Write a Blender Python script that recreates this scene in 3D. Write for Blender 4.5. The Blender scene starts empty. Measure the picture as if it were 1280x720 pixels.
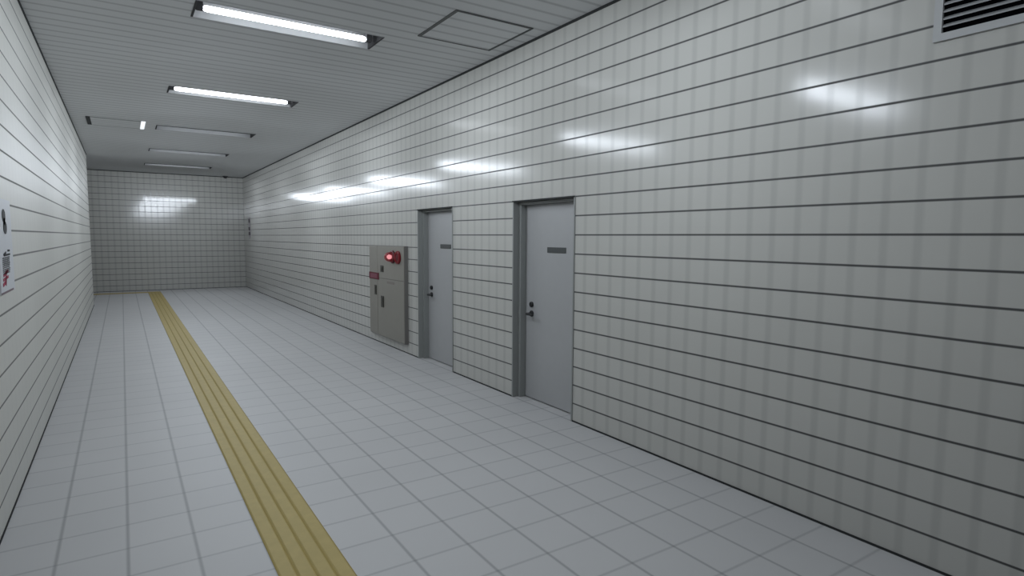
import bpy, bmesh, math, random
from mathutils import Vector, Matrix

# ------------------------------------------------------------------ units
S = 1.0 / 6.0            # one wall-tile course = 1/6 m ; all numbers below are in courses
XL, XR = -3.67, 19.88    # left / right wall faces
YN, YE, YB = -30.0, 101.8, 124.7   # near end, end of the left wall, far wall
H = 21.0                 # ceiling
random.seed(4)
sc = bpy.context.scene
C = sc.collection

sc.view_settings.view_transform = 'Standard'
sc.view_settings.look = 'None'
sc.view_settings.exposure = 0.0
sc.cycles.max_bounces = 8
sc.cycles.diffuse_bounces = 1
sc.cycles.glossy_bounces = 3
sc.cycles.use_denoising = True
sc.cycles.sample_clamp_indirect = 4.0

# ------------------------------------------------------------------ materials
class NT:
    def __init__(self, name):
        self.m = bpy.data.materials.new(name); self.m.use_nodes = True
        self.t = self.m.node_tree; self.n = self.t.nodes; self.l = self.t.links
        self.b = self.n['Principled BSDF']
    def node(self, typ, **kw):
        n = self.n.new(typ)
        for k, v in kw.items(): setattr(n, k, v)
        return n
    def plug(self, sock, v):
        if hasattr(v, 'links'): self.l.new(v, sock)
        else: sock.default_value = v
    def math(self, op, a, b=0.0, c=0.0, clamp=False):
        n = self.node('ShaderNodeMath', operation=op); n.use_clamp = clamp
        self.plug(n.inputs[0], a); self.plug(n.inputs[1], b); self.plug(n.inputs[2], c)
        return n.outputs[0]
    def pos(self):
        g = self.node('ShaderNodeNewGeometry')
        s = self.node('ShaderNodeSeparateXYZ'); self.l.new(g.outputs['Position'], s.inputs[0])
        return g, [self.math('DIVIDE', s.outputs[i], S) for i in range(3)]
    def line(self, coord, period, phase, half, soft):
        """1 on lines every `period` courses, 0 between"""
        a = self.math('DIVIDE', self.math('SUBTRACT', coord, phase), period)
        f = self.math('FRACT', self.math('ADD', a, 0.5))
        d = self.math('MULTIPLY', self.math('ABSOLUTE', self.math('SUBTRACT', f, 0.5)), period)
        n = self.node('ShaderNodeMapRange', interpolation_type='SMOOTHSTEP')
        self.plug(n.inputs[0], d)
        n.inputs[1].default_value = max(half - soft, 0.0); n.inputs[2].default_value = half + soft
        n.inputs[3].default_value = 1.0; n.inputs[4].default_value = 0.0
        return n.outputs[0]
    def mix(self, f, a, b):
        n = self.node('ShaderNodeMix', data_type='RGBA')
        self.plug(n.inputs[0], f)
        for i, v in ((6, a), (7, b)):
            if hasattr(v, 'links'): self.l.new(v, n.inputs[i])
            else: n.inputs[i].default_value = (*v, 1)
        return n.outputs[2]
    def noise(self, scale, detail=3.0):
        g = self.node('ShaderNodeNewGeometry')
        n = self.node('ShaderNodeTexNoise'); n.inputs['Scale'].default_value = scale
        n.inputs['Detail'].default_value = detail
        self.l.new(g.outputs['Position'], n.inputs['Vector'])
        return n.outputs['Fac']

def plain(name, col, rough=0.5, metal=0.0, spec=0.5, var=0.06, nscale=9.0, emit=None):
    t = NT(name)
    f = t.noise(nscale)
    lo = tuple(max(c * (1 - var), 0) for c in col); hi = tuple(min(c * (1 + var), 1) for c in col)
    t.l.new(t.mix(f, lo, hi), t.b.inputs['Base Color'])
    t.b.inputs['Roughness'].default_value = rough
    t.b.inputs['Metallic'].default_value = metal
    t.b.inputs['Specular IOR Level'].default_value = spec
    if emit:
        t.b.inputs['Emission Color'].default_value = (*emit[0], 1)
        t.b.inputs['Emission Strength'].default_value = emit[1]
    return t.m

TILE_C = (0.66, 0.655, 0.61)
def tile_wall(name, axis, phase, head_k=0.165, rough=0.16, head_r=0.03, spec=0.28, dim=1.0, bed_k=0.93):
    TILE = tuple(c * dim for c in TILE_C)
    """glazed wall tiles: dark thin bed joints every course, wide faint head joints"""
    t = NT(name)
    g, p = t.pos()
    bed = t.line(p[2], 1.0, 0.0, 0.036, 0.018)
    head = t.line(p[axis], 0.954, phase, 0.12, 0.075)
    n = t.noise(2.2, 2.0)
    col = t.mix(n, tuple(c * .97 for c in TILE), tuple(min(1, c * 1.03) for c in TILE))
    col = t.mix(t.math('MULTIPLY', head, head_k), col, (0.25, 0.26, 0.25))
    col = t.mix(t.math('MULTIPLY', bed, bed_k), col, (0.05, 0.052, 0.052))
    t.l.new(col, t.b.inputs['Base Color'])
    r = t.math('ADD', t.math('MULTIPLY', head, head_r), rough)
    r = t.math('ADD', r, t.math('MULTIPLY', bed, 0.4))
    t.l.new(r, t.b.inputs['Roughness'])
    t.b.inputs['Specular IOR Level'].default_value = spec
    return t.m

def floor_mat():
    t = NT('floor_tiles')
    g, p = t.pos()
    lx = t.line(p[0], 1.83, 3.42, 0.045, 0.04)
    ly = t.line(p[1], 1.84, 14.25, 0.045, 0.04)
    n = t.noise(1.3, 4.0)
    col = t.mix(n, (0.715, 0.71, 0.70), (0.775, 0.77, 0.76))
    # each tile a touch different
    fx = t.math('FLOOR', t.math('DIVIDE', t.math('SUBTRACT', p[0], 3.42), 1.83))
    fy = t.math('FLOOR', t.math('DIVIDE', t.math('SUBTRACT', p[1], 14.25), 1.84))
    cmb = t.node('ShaderNodeCombineXYZ'); t.l.new(fx, cmb.inputs[0]); t.l.new(fy, cmb.inputs[1])
    wn = t.node('ShaderNodeTexWhiteNoise', noise_dimensions='3D'); t.l.new(cmb.outputs[0], wn.inputs[0])
    col = t.mix(t.math('MULTIPLY', wn.outputs[0], 0.10), col, (0.56, 0.57, 0.575))
    col = t.mix(t.math('MULTIPLY', ly, 0.29), col, (0.20, 0.21, 0.215))
    col = t.mix(t.math('MULTIPLY', lx, 0.44), col, (0.17, 0.18, 0.185))
    t.l.new(col, t.b.inputs['Base Color'])
    t.b.inputs['Roughness'].default_value = 0.5
    t.b.inputs['Specular IOR Level'].default_value = 0.3
    return t.m

def ceiling_mat(name='ceiling_slats', col=(0.71, 0.72, 0.71)):
    t = NT(name)
    g, p = t.pos()
    ln = t.line(p[1], 1.08, 27.9, 0.10, 0.09)
    n = t.noise(0.8, 2.0)
    c = t.mix(n, tuple(x * .95 for x in col), tuple(x * 1.05 for x in col))
    c = t.mix(t.math('MULTIPLY', ln, 0.36), c, (0.17, 0.175, 0.17))
    t.l.new(c, t.b.inputs['Base Color'])
    t.b.inputs['Roughness'].default_value = 0.7
    t.b.inputs['Specular IOR Level'].default_value = 0.05
    return t.m

M = {}
M['wall_y'] = tile_wall('wall_tiles_along', 1, 12.04)
M['wall_x'] = tile_wall('wall_tiles_across', 0, XR, 0.24, 0.105, 0.05, 0.5, 0.88)  # darker tile copy: the far wall's dimmer light is put into the colour
M['wall_l'] = tile_wall('wall_tiles_left', 1, 12.04, 0.03, 0.5, 0.0, 0.2, 1.16, 0.74)  # tile colour raised to paint in the left wall's stronger light
M['floor'] = floor_mat()
M['ceiling'] = ceiling_mat()
M['gap'] = plain('dark_shadow_gap', (0.05, 0.053, 0.052), 0.8, spec=0.1)
M['frame_grey'] = plain('painted_steel_frame', (0.37, 0.385, 0.37), 0.45, spec=0.4, var=.03)
M['door_grey'] = plain('painted_steel_door', (0.50, 0.505, 0.505), 0.38, spec=0.5, var=.03)
M['plate_dark'] = plain('dark_name_plate', (0.075, 0.082, 0.08), 0.5)
M['black'] = plain('black_metal', (0.012, 0.013, 0.014), 0.35, spec=0.5)
M['vent_frame'] = plain('vent_frame_paint', (0.57, 0.58, 0.575), 0.5, var=.02)
M['vent_slat'] = plain('vent_slat_paint', (0.40, 0.41, 0.415), 0.5, var=.02)
M['void'] = plain('black_void', (0.003, 0.003, 0.004), 0.9, spec=0.0)
M['cab'] = plain('beige_cabinet_paint', (0.33, 0.315, 0.275), 0.5, spec=0.4, var=.03)
M['cab_side'] = plain('dark_cabinet_edge', (0.25, 0.24, 0.225), 0.55, spec=0.3, var=.03)
M['cab_seam'] = plain('cabinet_seam', (0.15, 0.145, 0.13), 0.6, spec=0.2)
M['cab_slot'] = plain('cabinet_handle_dark', (0.055, 0.052, 0.042), 0.5)
M['red'] = plain('red_plastic', (0.25, 0.006, 0.014), 0.3, spec=0.5)
M['red_dark'] = plain('dark_red_plastic', (0.09, 0.004, 0.009), 0.4)
M['red_lamp'] = plain('red_lamp_lens', (0.30, 0.006, 0.018), 0.25, emit=((1.0, 0.05, 0.08), 0.02))
M['red_lamp'].node_tree.nodes['Principled BSDF'].inputs['Alpha'].default_value = 0.62
M['lamp_core'] = plain('lamp_bright_core', (0.9, 0.4, 0.4), 0.3, emit=((1.0, 0.42, 0.45), 1.9))
M['mauve'] = plain('mauve_sign_face', (0.24, 0.07, 0.10), 0.5)
M['maroon'] = plain('maroon_sign_border', (0.13, 0.006, 0.02), 0.5)
M['paper'] = plain('white_poster_paper', (0.74, 0.755, 0.775), 0.5, spec=0.2, var=.02)
M['edge_shade'] = plain('mauve_poster_shade', (0.22, 0.16, 0.18), 0.6)
M['ink'] = plain('black_ink', (0.012, 0.013, 0.015), 0.6, spec=0.2)
M['ink_grey'] = plain('grey_ink', (0.16, 0.165, 0.17), 0.6, spec=0.2)
M['ink_red'] = plain('red_ink', (0.42, 0.05, 0.10), 0.6, spec=0.2)
M['yellow'] = plain('yellow_tactile_rubber', (0.60, 0.475, 0.18), 0.55, spec=0.3, var=.10, nscale=14)
M['yellow_dark'] = plain('yellow_ridge', (0.55, 0.41, 0.12), 0.5, spec=0.3, var=.10, nscale=14)
M['groove_y'] = plain('yellow_groove', (0.46, 0.355, 0.125), 0.7, spec=0.1, var=.1)
M['trough'] = plain('light_trough_paint', (0.50, 0.505, 0.51), 0.8, spec=0.0, var=.02)
M['trough_dark'] = plain('dark_trough_paint', (0.50, 0.505, 0.51), 0.8, spec=0.0, var=.02)
M['glow_edge'] = plain('white_edge_glow', (0.85, 0.87, 0.9), 0.3, emit=((0.92, 0.95, 1.0), 0.8))  # glow painted onto a hatch frame bar that is no lamp
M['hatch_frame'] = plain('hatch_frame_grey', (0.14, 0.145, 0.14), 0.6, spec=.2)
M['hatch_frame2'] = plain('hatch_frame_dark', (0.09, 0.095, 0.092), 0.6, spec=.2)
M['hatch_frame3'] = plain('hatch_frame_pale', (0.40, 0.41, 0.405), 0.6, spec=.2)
M['socket'] = plain('dark_socket_grey', (0.11, 0.11, 0.112), 0.8, spec=0.0)
TUBE_E = 7.0
TUBE_DIM = 2.0
LAMP_W = 5.35
UPLIGHT = 0.0
M['tube'] = plain('glowing_tube', (0.9, 0.92, 0.95), 0.4, emit=((0.88, 0.935, 1.0), TUBE_E))
M['tube_dim'] = plain('dim_tube', (0.9, 0.92, 0.95), 0.4, emit=((0.88, 0.935, 1.0), TUBE_DIM))

# ------------------------------------------------------------------ mesh helpers (coordinates in courses, world frame)
def bm_new(): return bmesh.new()
def box(bm, x0, x1, y0, y1, z0, z1, bev=0.0, seg=2):
    v = [bm.verts.new((x, y, z)) for x in (x0, x1) for y in (y0, y1) for z in (z0, z1)]
    f = [(0, 1, 3, 2), (4, 6, 7, 5), (0, 4, 5, 1), (2, 3, 7, 6), (0, 2, 6, 4), (1, 5, 7, 3)]
    fs = [bm.faces.new([v[i] for i in q]) for q in f]
    if bev > 0:
        es = {e for q in fs for e in q.edges}
        bmesh.ops.bevel(bm, geom=list(es), offset=bev, segments=seg, affect='EDGES', profile=0.5)
def lathe(bm, origin, axis, prof, seg=24):
    """revolve profile [(r, h)...] around axis through origin"""
    a = Vector(axis).normalized(); o = Vector(origin)
    u = a.orthogonal().normalized(); w = a.cross(u)
    rings = []
    for r, h in prof:
        if r < 1e-6: rings.append([bm.verts.new(o + a * h)])
        else: rings.append([bm.verts.new(o + a * h + (u * math.cos(2*math.pi*i/seg) + w * math.sin(2*math.pi*i/seg)) * r) for i in range(seg)])
    for A, B in zip(rings, rings[1:]):
        for i in range(seg):
            j = (i + 1) % seg
            if len(A) == 1 and len(B) == 1: continue
            if len(A) == 1: bm.faces.new((A[0], B[i], B[j]))
            elif len(B) == 1: bm.faces.new((A[i], A[j], B[0]))
            else: bm.faces.new((A[i], A[j], B[j], B[i]))
def obj(name, bm, mat, parent=None, smooth=False):
    bmesh.ops.recalc_face_normals(bm, faces=bm.faces[:])
    me = bpy.data.meshes.new(name)
    off = Vector(parent['_o']) if parent is not None else None
    bb = [v.co.copy() for v in bm.verts]
    if parent is None:   # origin at base centre
        lo = Vector([min(c[i] for c in bb) for i in range(3)]); hi = Vector([max(c[i] for c in bb) for i in range(3)])
        o = Vector(((lo.x + hi.x) / 2, (lo.y + hi.y) / 2, lo.z))
    else:
        o = off
    for v in bm.verts: v.co = (v.co - o) * S
    bm.to_mesh(me); bm.free()
    if smooth:
        for p in me.polygons: p.use_smooth = True
    me.materials.append(mat)
    ob = bpy.data.objects.new(name, me); C.objects.link(ob)
    if parent is not None: ob.parent = parent
    else: ob.location = o * S
    ob['_o'] = list(o)
    return ob
def thing(name, o, label=None, cat=None, group=None, kind=None):
    e = bpy.data.objects.new(name, None); C.objects.link(e)
    e.empty_display_size = 0.05
    e.location = Vector(o) * S; e['_o'] = list(o)
    return tag(e, label, cat, group, kind)
def tag(e, label=None, cat=None, group=None, kind=None):
    if label: e['label'] = label
    if cat: e['category'] = cat
    if group: e['group'] = group
    if kind: e['kind'] = kind
    return e
def struct(name, bm, mat, label=None, cat=None):
    return tag(obj(name, bm, mat), label, cat, None, 'structure')

# ------------------------------------------------------------------ room shell
D2 = (24.3, 30.2); D1 = (38.05, 44.1); DT = 12.04      # the two doorways (y range) and their head height
WT = 2.0                                               # wall thickness
XBR = -42.0                                            # end of the side passage
bm = bm_new(); box(bm, XBR - 1, XR + WT, YN - 2, YB + WT, -1.0, 0.0)
struct('floor', bm, M['floor'], 'pale grey square-tiled corridor floor', 'floor')

bm = bm_new()
for y0, y1 in ((YN, D2[0]), (D2[1], D1[0]), (D1[1], YB)): box(bm, XR, XR + WT, y0, y1, 0, H)
for y0, y1 in (D2, D1): box(bm, XR, XR + WT, y0, y1, DT, H)
struct('wall_right', bm, M['wall_y'], 'long glossy pale tiled wall with two doorways', 'wall')
bm = bm_new(); box(bm, XL - WT, XL, YN, YE, 0, H)
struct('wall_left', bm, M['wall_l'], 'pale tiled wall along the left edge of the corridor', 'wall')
bm = bm_new(); box(bm, XBR, XL - WT, YE - WT, YE, 0, H)
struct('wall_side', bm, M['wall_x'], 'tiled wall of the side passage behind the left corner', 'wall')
bm = bm_new(); box(bm, XBR, XR, YB, YB + WT, 0, H)
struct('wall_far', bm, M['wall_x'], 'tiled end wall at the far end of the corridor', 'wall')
bm = bm_new(); box(bm, XBR - 1, XBR, YE, YB, 0, H)
struct('wall_passage', bm, M['wall_y'], 'tiled end of the side passage', 'wall')
bm = bm_new(); box(bm, XL, XR, YN - WT, YN, 0, H)
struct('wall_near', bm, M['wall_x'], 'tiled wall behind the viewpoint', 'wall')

# ceiling with real slots for the lights
LX = (3.40, 12.80); SW = 1.30
LY = [-1.5, 16.3, 33.95, 53.3, 72.6, 91.9, 110.4]
CT = 1.6
bm = bm_new()
xa, xb = XL - WT, XR + WT
edges = [YN - 2]
for y in LY: edges += [y - SW, y + SW]
edges.append(YB + WT)
for i in range(0, len(edges), 2): box(bm, xa, xb, edges[i], edges[i + 1], H, H + CT)
for y in LY:
    box(bm, xa, LX[0], y - SW, y + SW, H, H + CT)
    box(bm, LX[1], xb, y - SW, y + SW, H, H + CT)
box(bm, XBR - 1, xa, YE - WT, YB + WT, H, H + CT)
struct('ceiling', bm, M['ceiling'], 'grey slatted ceiling running across the corridor', 'ceiling')

# dark shadow gap where walls meet the ceiling
g = 0.13
bm = bm_new(); box(bm, XR - 0.05, XR, YN, YB - 0.05, H - g, H); struct('trim_1', bm, M['gap'], 'thin dark joint along the top of the right wall', 'trim')
bm = bm_new(); box(bm, XL, XL + 0.05, YN, YE, H - g, H); struct('trim_2', bm, M['gap'], 'thin dark joint along the top of the left wall', 'trim')
bm = bm_new(); box(bm, XBR, XR - 0.05, YB - 0.05, YB, H - g, H); struct('trim_3', bm, M['gap'], 'thin dark joint along the top of the far wall', 'trim')
# thin dark joint at the floor
def base_strip(name, segs, label):
    bm = bm_new()
    for s in segs: box(bm, *s, 0, 0.075)
    struct(name, bm, M['gap'], label, 'trim')
base_strip('baseboard_right', [(XR - 0.03, XR, y0, y1) for y0, y1 in ((YN, D2[0]), (D2[1], D1[0]), (D1[1], YB - .03))], 'thin dark joint along the foot of the right wall')
base_strip('baseboard_left', [(XL, XL + 0.03, YN, YE)], 'thin dark joint along the foot of the left wall')
base_strip('baseboard_far', [(XBR, XR, YB - 0.03, YB)], 'thin dark joint along the foot of the far wall')

# ------------------------------------------------------------------ ceiling lights
NL, LAMP_Z = 10, 16.95
_lamps = {}
def lamp_data(gain):
    if gain in _lamps: return _lamps[gain]
    l = bpy.data.lights.new('tube_lamp', 'POINT'); l.energy = LAMP_W * gain; l.shadow_soft_size = 0.42 * S; l.color = (0.84, 0.91, 1.0)
    l.use_nodes = True; nt = l.node_tree
    em = nt.nodes['Emission']
    g = nt.nodes.new('ShaderNodeNewGeometry'); sp = nt.nodes.new('ShaderNodeSeparateXYZ'); nt.links.new(g.outputs['Incoming'], sp.inputs[0])
    mr = nt.nodes.new('ShaderNodeMapRange'); mr.interpolation_type = 'SMOOTHSTEP'
    mr.inputs[1].default_value = 0.14; mr.inputs[2].default_value = 0.46; mr.inputs[3].default_value = 1.0; mr.inputs[4].default_value = UPLIGHT
    nt.links.new(sp.outputs[2], mr.inputs[0]); nt.links.new(mr.outputs[0], em.inputs['Strength'])
    _lamps[gain] = l
    return l
def ceiling_light(y, deep, label, gain=1.0):
    t = thing('ceiling_light', ((LX[0] + LX[1]) / 2, y, H), label, 'ceiling light', 'recessed tube lights across the ceiling')
    zc = H + (deep if deep else 0.10)
    top = H + 0.95
    tm = M['trough_dark'] if deep else M['trough']
    x0, x1 = LX
    # folded trough: roof, long sides with sloping shoulders, end plates
    bm = bm_new(); e = 0.06
    box(bm, x0, x1, y - SW, y + SW, top - e, top)
    box(bm, x0, x1, y - SW, y - SW + e, H - 0.015, top - e)
    box(bm, x0, x1, y + SW - e, y + SW, H - 0.015, top - e)
    obj('trough', bm, tm, t)
    for xs in ((x0, x0 + 0.10), (x1 - 0.10, x1)):
        bm = bm_new(); box(bm, xs[0], xs[1], y - SW + e, y + SW - e, H - 0.03, top - e)
        obj('end_plate', bm, M['socket'], t)
    r = 0.15; a, b = x0 + 0.42, x1 - 0.62
    prof = [(0, 0), (r * .55, 0.02), (r * .88, 0.09), (r, 0.22), (r, b - a - 0.22), (r * .88, b - a - 0.09), (r * .55, b - a - 0.02), (0, b - a)]
    bm = bm_new(); lathe(bm, (a, y, zc), (1, 0, 0), prof, 20)
    obj('tube', bm, M['tube_dim'] if deep else M['tube'], t, True)
    for q, s in ((a - 0.30, a + 0.02), (b - 0.02, b + 0.30)):
        bm = bm_new(); box(bm, q, s, y - 0.16, y + 0.16, zc - 0.12, top - e, 0.03)
        obj('lamp_holder', bm, M['socket'], t)
    for k in range(NL):     # the light the fixture throws: wide to the sides and down, cut off steeply upwards
        o = bpy.data.objects.new('tube_lamp', lamp_data(gain)); C.objects.link(o); o.location = Vector((a + (b + 0.9 - a) * (k + .5) / NL, y, LAMP_Z)) * S
    if deep:
        bm = bm_new(); box(bm, x0, x1, y - SW - 0.42, y - SW - 0.005, H - 0.03, H)
        obj('edge_gasket', bm, M['hatch_frame2'], t)
    return t
lab = {1: 'bright ceiling tube light overhead, just beyond the top edge of the view',
       2: 'long bright tube light nearest in view, at the top beside the ceiling hatch',
       3: 'thin bright lit tube light, second from the top, past the nearest one',
       4: 'dim slot light just right of the hatch with the bright white edge',
       5: 'dim slot light in the ceiling, second last before the far wall',
       6: 'barely visible slot light in the ceiling closest to the far wall'}
depth = {4: 0.37, 5: 0.325, 6: 0.295}
ceiling_light(LY[0], 0, 'added ceiling tube light behind the viewpoint, out of view', 0.32)  # unseen light added to brighten the area near the viewpoint
for i in range(1, 7): ceiling_light(LY[i], depth.get(i, 0), lab[i], {4: 1.15, 5: .75, 6: .95}.get(i, 1.0))

# ------------------------------------------------------------------ ceiling hatches
def hatch(x0, x1, y0, y1, wl, wr, mats, label):
    t = thing('ceiling_hatch', ((x0 + x1) / 2, (y0 + y1) / 2, H), label, 'hatch', 'square hatches in the ceiling')
    w = 0.11
    bm = bm_new(); box(bm, x0 + wl, x1 - wr, y0 + w, y1 - w, H - 0.03, H); obj('panel', bm, M['ceiling'], t)
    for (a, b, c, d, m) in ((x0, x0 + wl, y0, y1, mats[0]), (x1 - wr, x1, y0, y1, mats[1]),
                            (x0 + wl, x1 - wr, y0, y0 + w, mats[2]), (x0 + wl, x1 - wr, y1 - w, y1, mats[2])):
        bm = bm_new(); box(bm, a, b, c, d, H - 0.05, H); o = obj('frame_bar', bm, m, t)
        if m is M['glow_edge']: o['label'] = 'white frame bar with added glow'
        if m is M['gap']: o['label'] = 'black frame bar'
    return t
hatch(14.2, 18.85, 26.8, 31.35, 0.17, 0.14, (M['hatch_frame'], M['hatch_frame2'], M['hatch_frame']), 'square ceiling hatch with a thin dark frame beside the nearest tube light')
hatch(-2.40, 2.42, 69.6, 74.4, 0.34, 0.36, (M['gap'], M['glow_edge'], M['hatch_frame3']), 'far ceiling hatch with a black left edge and a white right edge with painted-on glow')

# ------------------------------------------------------------------ security camera dome
cx, cy = 16.7, 123.6
t = thing('security_camera', (cx, cy, H), 'small black dome camera on the ceiling at the far wall', 'camera')
bm = bm_new(); lathe(bm, (cx, cy, H), (0, 0, -1), [(0, 0), (0.46, 0), (0.46, 0.10), (0.36, 0.14), (0, 0.14)], 24); obj('mounting_base', bm, M['black'], t)
bm = bm_new(); lathe(bm, (cx, cy, H - 0.14), (0, 0, -1), [(0.36, 0)] + [(0.36 * math.cos(a), 0.30 * math.sin(a)) for a in [i * math.pi / 16 for i in range(1, 8)]] + [(0, 0.30)], 24); obj('dome', bm, M['black'], t, True)

# ------------------------------------------------------------------ doors
def door(n, yr, stepped, label):
    y0, y1 = yr
    t = thing('door_%d' % n, (XR + 0.4, (y0 + y1) / 2, 0), label, 'door', None, 'structure')
    xleaf = XR + 0.72
    # frame: outer reveal, face step, inner stop, all round
    def ring(bm, xa, xb, inset0, inset1):
        box(bm, xa, xb, y0 + inset0, y0 + inset1, 0, DT - inset0)
        box(bm, xa, xb, y1 - inset1, y1 - inset0, 0, DT - inset0)
        box(bm, xa, xb, y0 + inset1, y1 - inset1, DT - inset0 - (inset1 - inset0) * .6, DT - inset0)
    bm = bm_new()
    ring(bm, XR - 0.05, XR + 1.2, 0.0, 0.09)
    ring(bm, XR + 0.34, XR + 1.2, 0.09, 0.34)
    obj('door_frame', bm, M['frame_grey'], t)
    bm = bm_new(); box(bm, XR - 0.09, XR - 0.05, y0, y1, DT - 0.075, DT)
    obj('head_seal', bm, M['gap'], t)
    i0 = 0.36
    bm = bm_new(); box(bm, xleaf, xleaf + 0.28, y0 + i0, y1 - i0, 0.06, DT - 0.25, 0.02); obj('door_leaf', bm, M['door_grey'], t)
    bm = bm_new(); box(bm, xleaf + 0.3, xleaf + 0.4, y0, y1, 0, DT); obj('back_panel', bm, M['void'], t)
    yp = (y0 + y1) / 2 - 0.45
    bm = bm_new(); box(bm, xleaf - 0.04, xleaf, yp - 0.86, yp + 0.86, 8.98, 9.30, 0.01, 1); obj('name_plate', bm, M['plate_dark'], t)
    # lever set on the far stile: keyhole disc above, rose and lever
    yh = y1 - 1.02
    bm = bm_new(); lathe(bm, (xleaf, yh, 5.82), (-1, 0, 0), [(0, 0), (0.17, 0), (0.17, 0.08), (0.13, 0.12), (0, 0.12)], 20); k = obj('lock_cylinder', bm, M['black'], t, False)
    bm = bm_new(); lathe(bm, (xleaf, yh, 5.26), (-1, 0, 0), [(0, 0), (0.19, 0), (0.19, 0.06), (0.15, 0.10), (0.08, 0.11), (0.08, 0.36), (0, 0.36)], 20)
    hd = obj('lever_handle', bm, M['black'], t, False)
    bm = bm_new(); box(bm, xleaf - 0.42, xleaf - 0.28, yh - 0.62, yh + 0.10, 5.18, 5.33, 0.05, 3)
    hd2 = obj('lever', bm, M['black'], hd, True)
    return t
door(1, D2, True, 'grey steel door nearest the viewpoint, the wider one in view')
door(2, D1, False, 'grey steel door beside the beige fire cabinet')

# ------------------------------------------------------------------ fire hydrant cabinet
cy0, cy1, cz0, cz1 = 46.15, 54.45, 0.80, 9.07
xf = XR - 0.35
t = thing('fire_hydrant_cabinet', (XR, (cy0 + cy1) / 2, cz0), 'beige fire hydrant cabinet with a glowing red lamp on the right wall', 'cabinet')
bm = bm_new(); box(bm, xf + 0.05, XR + 0.02, cy0, cy1, cz0, cz1); obj('body', bm, M['cab_side'], t)
ys = 52.35
def cab_door(name, a, b, z0, z1):
    bm = bm_new(); box(bm, xf, xf + 0.05, a, b, z0, z1, 0.015, 2); return obj(name, bm, M['cab'], t)
side_door = cab_door('side_door', ys + 0.03, cy1 - 0.02, cz0 + 0.04, cz1 - 0.05)
hose_door = cab_door('hose_door', cy0 + 0.05, ys - 0.03, cz0 + 0.04, 6.10)
alarm_panel = cab_door('alarm_panel', cy0 + 0.05, ys - 0.03, 6.13, cz1 - 0.05)
def slot_handle(par, a, b, z0, z1):
    bm = bm_new(); box(bm, xf - 0.05, xf, a, b, z0, z1, 0.03, 2)
    box(bm, xf - 0.09, xf - 0.04, a + 0.12, b - 0.12, z0 + 0.15, z1 - 0.15, 0.015, 1)
    obj('handle', bm, M['cab_slot'], par)
slot_handle(alarm_panel, 50.80, 51.50, 6.68, 7.28)
slot_handle(side_door, 52.55, 53.05, 4.50, 5.40)
slot_handle(hose_door, 50.75, 51.45, 3.48, 4.52)
# red sign on the left edge
bm = bm_new(); box(bm, xf - 0.05, xf, 51.95, 54.42, 5.94, 6.56, 0.01, 1); sg = obj('sign_plate', bm, M['maroon'], t)
bm = bm_new(); box(bm, xf - 0.07, xf - 0.05, 52.25, 54.10, 6.05, 6.45); obj('sign_face', bm, M['mauve'], sg)
# faint strip of lettering on the hose door
bm = bm_new(); box(bm, xf - 0.012, xf, 48.3, 50.0, 5.72, 5.92); obj('caption_strip', bm, plain('faded_caption', (0.27, 0.245, 0.22), .6), hose_door)
# alarm lamp: flange, domed lens, bright core
ly, lz = 48.55, 8.12
bm = bm_new(); lathe(bm, (xf, ly, lz), (-1, 0, 0), [(0, 0), (0.56, 0), (0.56, 0.10), (0.46, 0.16), (0, 0.16)], 28); lf = obj('lamp_flange', bm, M['red_dark'], t)
prof = [(0.44, 0.14)] + [(0.44 * math.cos(a) ** .8, 0.14 + 0.62 * math.sin(a)) for a in [i * math.pi / 20 for i in range(1, 10)]] + [(0, 0.77)]
bm = bm_new(); lathe(bm, (xf, ly, lz), (-1, 0, 0), prof, 28); obj('lamp_lens', bm, M['red_lamp'], lf, True)
bm = bm_new(); lathe(bm, (xf - 0.16, ly, lz), (-1, 0, 0), [(0.13, 0), (0.20, 0.10), (0.20, 0.25), (0.12, 0.36), (0, 0.40)], 20); obj('bulb', bm, M['lamp_core'], lf, True)
by, bz = 47.35, 8.10
bm = bm_new(); lathe(bm, (xf, by, bz), (-1, 0, 0), [(0, 0), (0.56, 0), (0.56, 0.12), (0.50, 0.18), (0.36, 0.18), (0.33, 0.10), (0, 0.10)], 28); al = obj('alarm_ring', bm, M['red'], t)
bm = bm_new(); lathe(bm, (xf - 0.10, by, bz), (-1, 0, 0), [(0, 0), (0.30, 0), (0.30, 0.04), (0, 0.06)], 24); obj('push_button', bm, M['red_dark'], al)

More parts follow.
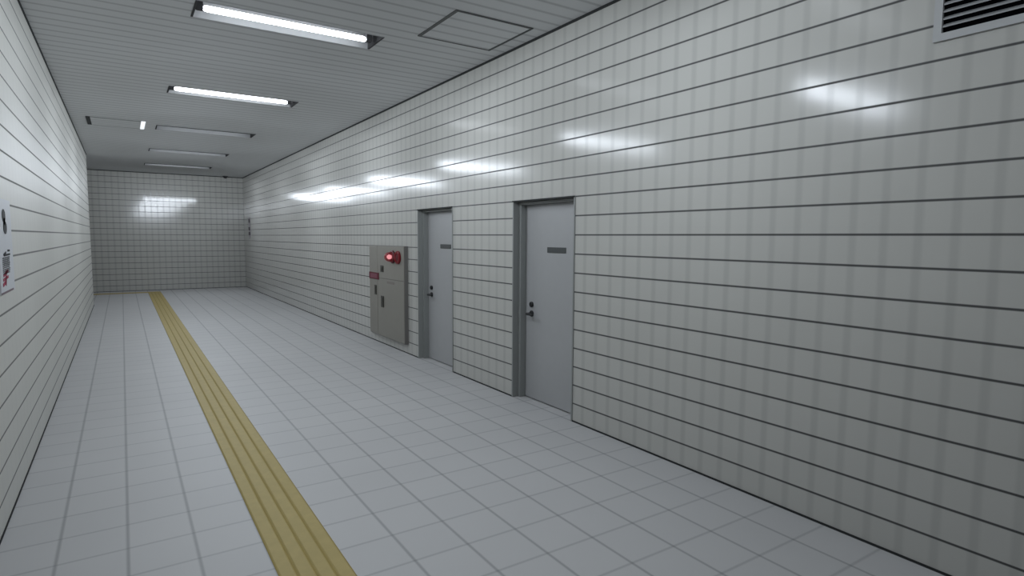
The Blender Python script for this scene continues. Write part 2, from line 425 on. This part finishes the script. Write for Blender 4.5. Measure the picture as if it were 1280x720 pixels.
# ------------------------------------------------------------------ wall vent
vy0, vy1, vz0, vz1 = 3.2, 8.12, 15.50, 19.2
t = thing('wall_vent', (XR, (vy0 + vy1) / 2, vz0), 'pale framed louvre vent with black gaps high on the right wall', 'vent')
bm = bm_new(); f = 0.21
for (a, b, c, d) in ((vy0, vy1, vz0, vz0 + f), (vy0, vy1, vz1 - f, vz1), (vy0, vy0 + f, vz0 + f, vz1 - f), (vy1 - f, vy1, vz0 + f, vz1 - f)):
    box(bm, XR - 0.12, XR, a, b, c, d)
obj('frame', bm, M['vent_frame'], t)
bm = bm_new(); box(bm, XR - 0.02, XR - 0.005, vy0 + f, vy1 - f, vz0 + f, vz1 - f); obj('back_plate', bm, M['void'], t)
z = vz0 + f + 0.15
while z < vz1 - f - 0.05:
    bm = bm_new()
    v = [bm.verts.new(q) for q in ((XR - 0.10, vy0 + f, z), (XR - 0.10, vy1 - f, z), (XR - 0.10, vy1 - f, z + 0.045), (XR - 0.10, vy0 + f, z + 0.045),
                                   (XR - 0.02, vy0 + f, z + 0.07), (XR - 0.02, vy1 - f, z + 0.07), (XR - 0.02, vy1 - f, z + 0.11), (XR - 0.02, vy0 + f, z + 0.11))]
    for q in ((0, 1, 2, 3), (4, 7, 6, 5), (0, 4, 5, 1), (3, 2, 6, 7), (0, 3, 7, 4), (1, 5, 6, 2)): bm.faces.new([v[i] for i in q])
    obj('slat', bm, M['vent_slat'], t)
    z += 0.205

# ------------------------------------------------------------------ poster on the left wall (right part in view)
py0, py1, pz0, pz1 = 27.3, 30.45, 7.70, 11.15
t = thing('wall_poster', (XL, (py0 + py1) / 2, pz0), 'white poster with black mark and red lettering on the left wall at the picture edge', 'poster')
bm = bm_new(); box(bm, XL, XL + 0.04, py0, py1, pz0, pz1); obj('sheet', bm, M['paper'], t)
bm = bm_new(); box(bm, XL + 0.04, XL + 0.05, py0, py1 - 0.4, pz0, pz0 + 0.07); obj('bottom_shadow_line', bm, M['edge_shade'], t)  # shadow at the sheet's bottom edge, painted as a mauve line
xx = XL + 0.045
def blob(bm, y, z, ry, rz, n=24):
    c = [bm.verts.new((xx, y + ry * math.cos(2*math.pi*i/n), z + rz * math.sin(2*math.pi*i/n))) for i in range(n)]
    d = [bm.verts.new((xx + 0.01, q.co.y, q.co.z)) for q in c]
    bm.faces.new(d)
    for i in range(n): bm.faces.new((c[i], c[(i+1) % n], d[(i+1) % n], d[i]))
bm = bm_new(); blob(bm, 28.75, 10.53, 0.36, 0.25); blob(bm, 28.92, 10.10, 0.38, 0.24); box(bm, xx, xx + .01, 28.6, 29.0, 10.2, 10.45)
obj('black_mark', bm, M['ink'], t)
def stroke(bm, y0, z0, y1, z1, w):
    d = Vector((0, y1 - y0, z1 - z0)); p = Vector((0, -d.z, d.y)).normalized() * w / 2
    a = Vector((xx, y0, z0)); b = Vector((xx, y1, z1)); e = Vector((0.01, 0, 0))
    lo = [bm.verts.new(q) for q in (a - p, b - p, b + p, a + p)]; hi = [bm.verts.new(q) for q in (a - p + e, b - p + e, b + p + e, a + p + e)]
    bm.faces.new(hi); bm.faces.new(lo[::-1])
    for i in range(4): bm.faces.new((lo[i], lo[(i+1) % 4], hi[(i+1) % 4], hi[i]))
bm = bm_new()
stroke(bm, 29.15, 9.24, 29.62, 9.24, .07); stroke(bm, 28.3, 9.08, 29.65, 9.10, .07); stroke(bm, 28.2, 9.1, 28.75, 9.18, .08)
obj('black_lettering', bm, M['ink'], t)
bm = bm_new()
for k in range(9): stroke(bm, 27.9, 8.98 - .07 * k, 29.5 - .07 * (k % 3), 9.0 - .07 * k, .045)
for y in (28.2, 28.6, 29.0, 29.35): stroke(bm, y, 8.68, y, 9.02, .06)
obj('grey_lettering', bm, M['ink_grey'], t)
bm = bm_new()
stroke(bm, 27.9, 8.36, 29.0, 8.50, .11); stroke(bm, 27.8, 8.2, 28.95, 8.28, .10); stroke(bm, 28.3, 8.0, 28.55, 8.52, .2); stroke(bm, 27.7, 8.02, 28.4, 8.12, .12)
obj('red_lettering', bm, M['ink_red'], t)

# small notice near the far end of the right wall
t = thing('wall_notice', (XR, 119.0, 9.6), 'small notice with dark marks near the far end of the right wall', 'notice')
bm = bm_new(); box(bm, XR - 0.05, XR, 117.9, 120.1, 9.5, 13.3); obj('sheet', bm, plain('faded_notice', (0.42, 0.40, 0.41), .6), t)
bm = bm_new(); box(bm, XR - 0.06, XR - 0.05, 118.3, 119.8, 12.3, 13.0); box(bm, XR - 0.06, XR - 0.05, 118.2, 119.9, 10.9, 11.5); box(bm, XR - 0.06, XR - 0.05, 118.2, 119.9, 10.0, 10.6)
obj('printed_blocks', bm, plain('notice_ink', (0.10, 0.09, 0.095), .6), t)

# ------------------------------------------------------------------ tactile paving strip
SX0, SX1 = 3.40, 5.32
TY0, TY1 = 119.4, 121.2
bm = bm_new()
box(bm, SX0, SX1, YN, TY1, 0, 0.015)
box(bm, XBR, SX0, TY0, TY1, 0, 0.015)
root = obj('tactile_paving', bm, M['groove_y'])
tag(root, 'yellow ridged tactile paving strip running down the corridor floor', 'tactile paving')
n = 4; w = (SX1 - SX0) / n
for k in range(n):
    bm = bm_new(); a = SX0 + w * k + 0.03; b = SX0 + w * (k + 1) - 0.03
    y = YN
    # one flat bar with bevelled shoulders
    pts = [(a, 0.015), (a + 0.03, 0.035), (b - 0.03, 0.035), (b, 0.015)]
    A = [bm.verts.new((x, YN, z)) for x, z in pts]; B = [bm.verts.new((x, TY0, z)) for x, z in pts]
    for i in range(3): bm.faces.new((A[i], A[i + 1], B[i + 1], B[i]))
    bm.faces.new(A[::-1]); bm.faces.new(B)
    obj('ridge', bm, M['yellow'], root)
for k in range(n):
    c = TY0 + (TY1 - TY0) / n * k + 0.045; d = c + (TY1 - TY0) / n - 0.09
    bm = bm_new(); box(bm, XBR, SX1 - .05, c, d, 0.015, 0.035, 0.01, 1); obj('cross_ridge', bm, M['yellow'], root)

# ------------------------------------------------------------------ unseen fill lamp added in the side passage round the corner
def area(name, loc, sx, sy, power):
    l = bpy.data.lights.new(name, 'AREA'); l.shape = 'RECTANGLE'; l.size = sx * S; l.size_y = sy * S; l.energy = power; l.color = (0.92, 0.96, 1.0)
    o = bpy.data.objects.new(name, l); C.objects.link(o); o.location = Vector(loc) * S
    return o
area('passage_fill', (-18, 112, H - 0.3), 8.4, 1.2, 3)

w = bpy.data.worlds.new('world'); sc.world = w; w.use_nodes = True
w.node_tree.nodes['Background'].inputs[0].default_value = (0.5, 0.52, 0.55, 1)
w.node_tree.nodes['Background'].inputs[1].default_value = 0.1

# ------------------------------------------------------------------ camera
yaw, pitch, roll, f, h = 5.80643600e-01, -8.46971042e-02, 5.89148068e-03, 741.502, 9.83880915
cyw, syw = math.cos(yaw), math.sin(yaw)
F = Vector((syw * math.cos(pitch), cyw * math.cos(pitch), math.sin(pitch)))
R0 = Vector((cyw, -syw, 0)); U0 = R0.cross(F)
R = R0 * math.cos(roll) + U0 * math.sin(roll); U = -R0 * math.sin(roll) + U0 * math.cos(roll)
cam = bpy.data.cameras.new('camera'); cam.sensor_width = 36; cam.lens = f / 1280 * 36; cam.clip_start = 0.05
co = bpy.data.objects.new('camera', cam); C.objects.link(co)
m = Matrix((R, U, -F)).transposed().to_4x4(); m.translation = Vector((0, 0, h * S)); co.matrix_world = m
sc.camera = co

for o in list(C.objects):
    if '_o' in o: del o['_o']
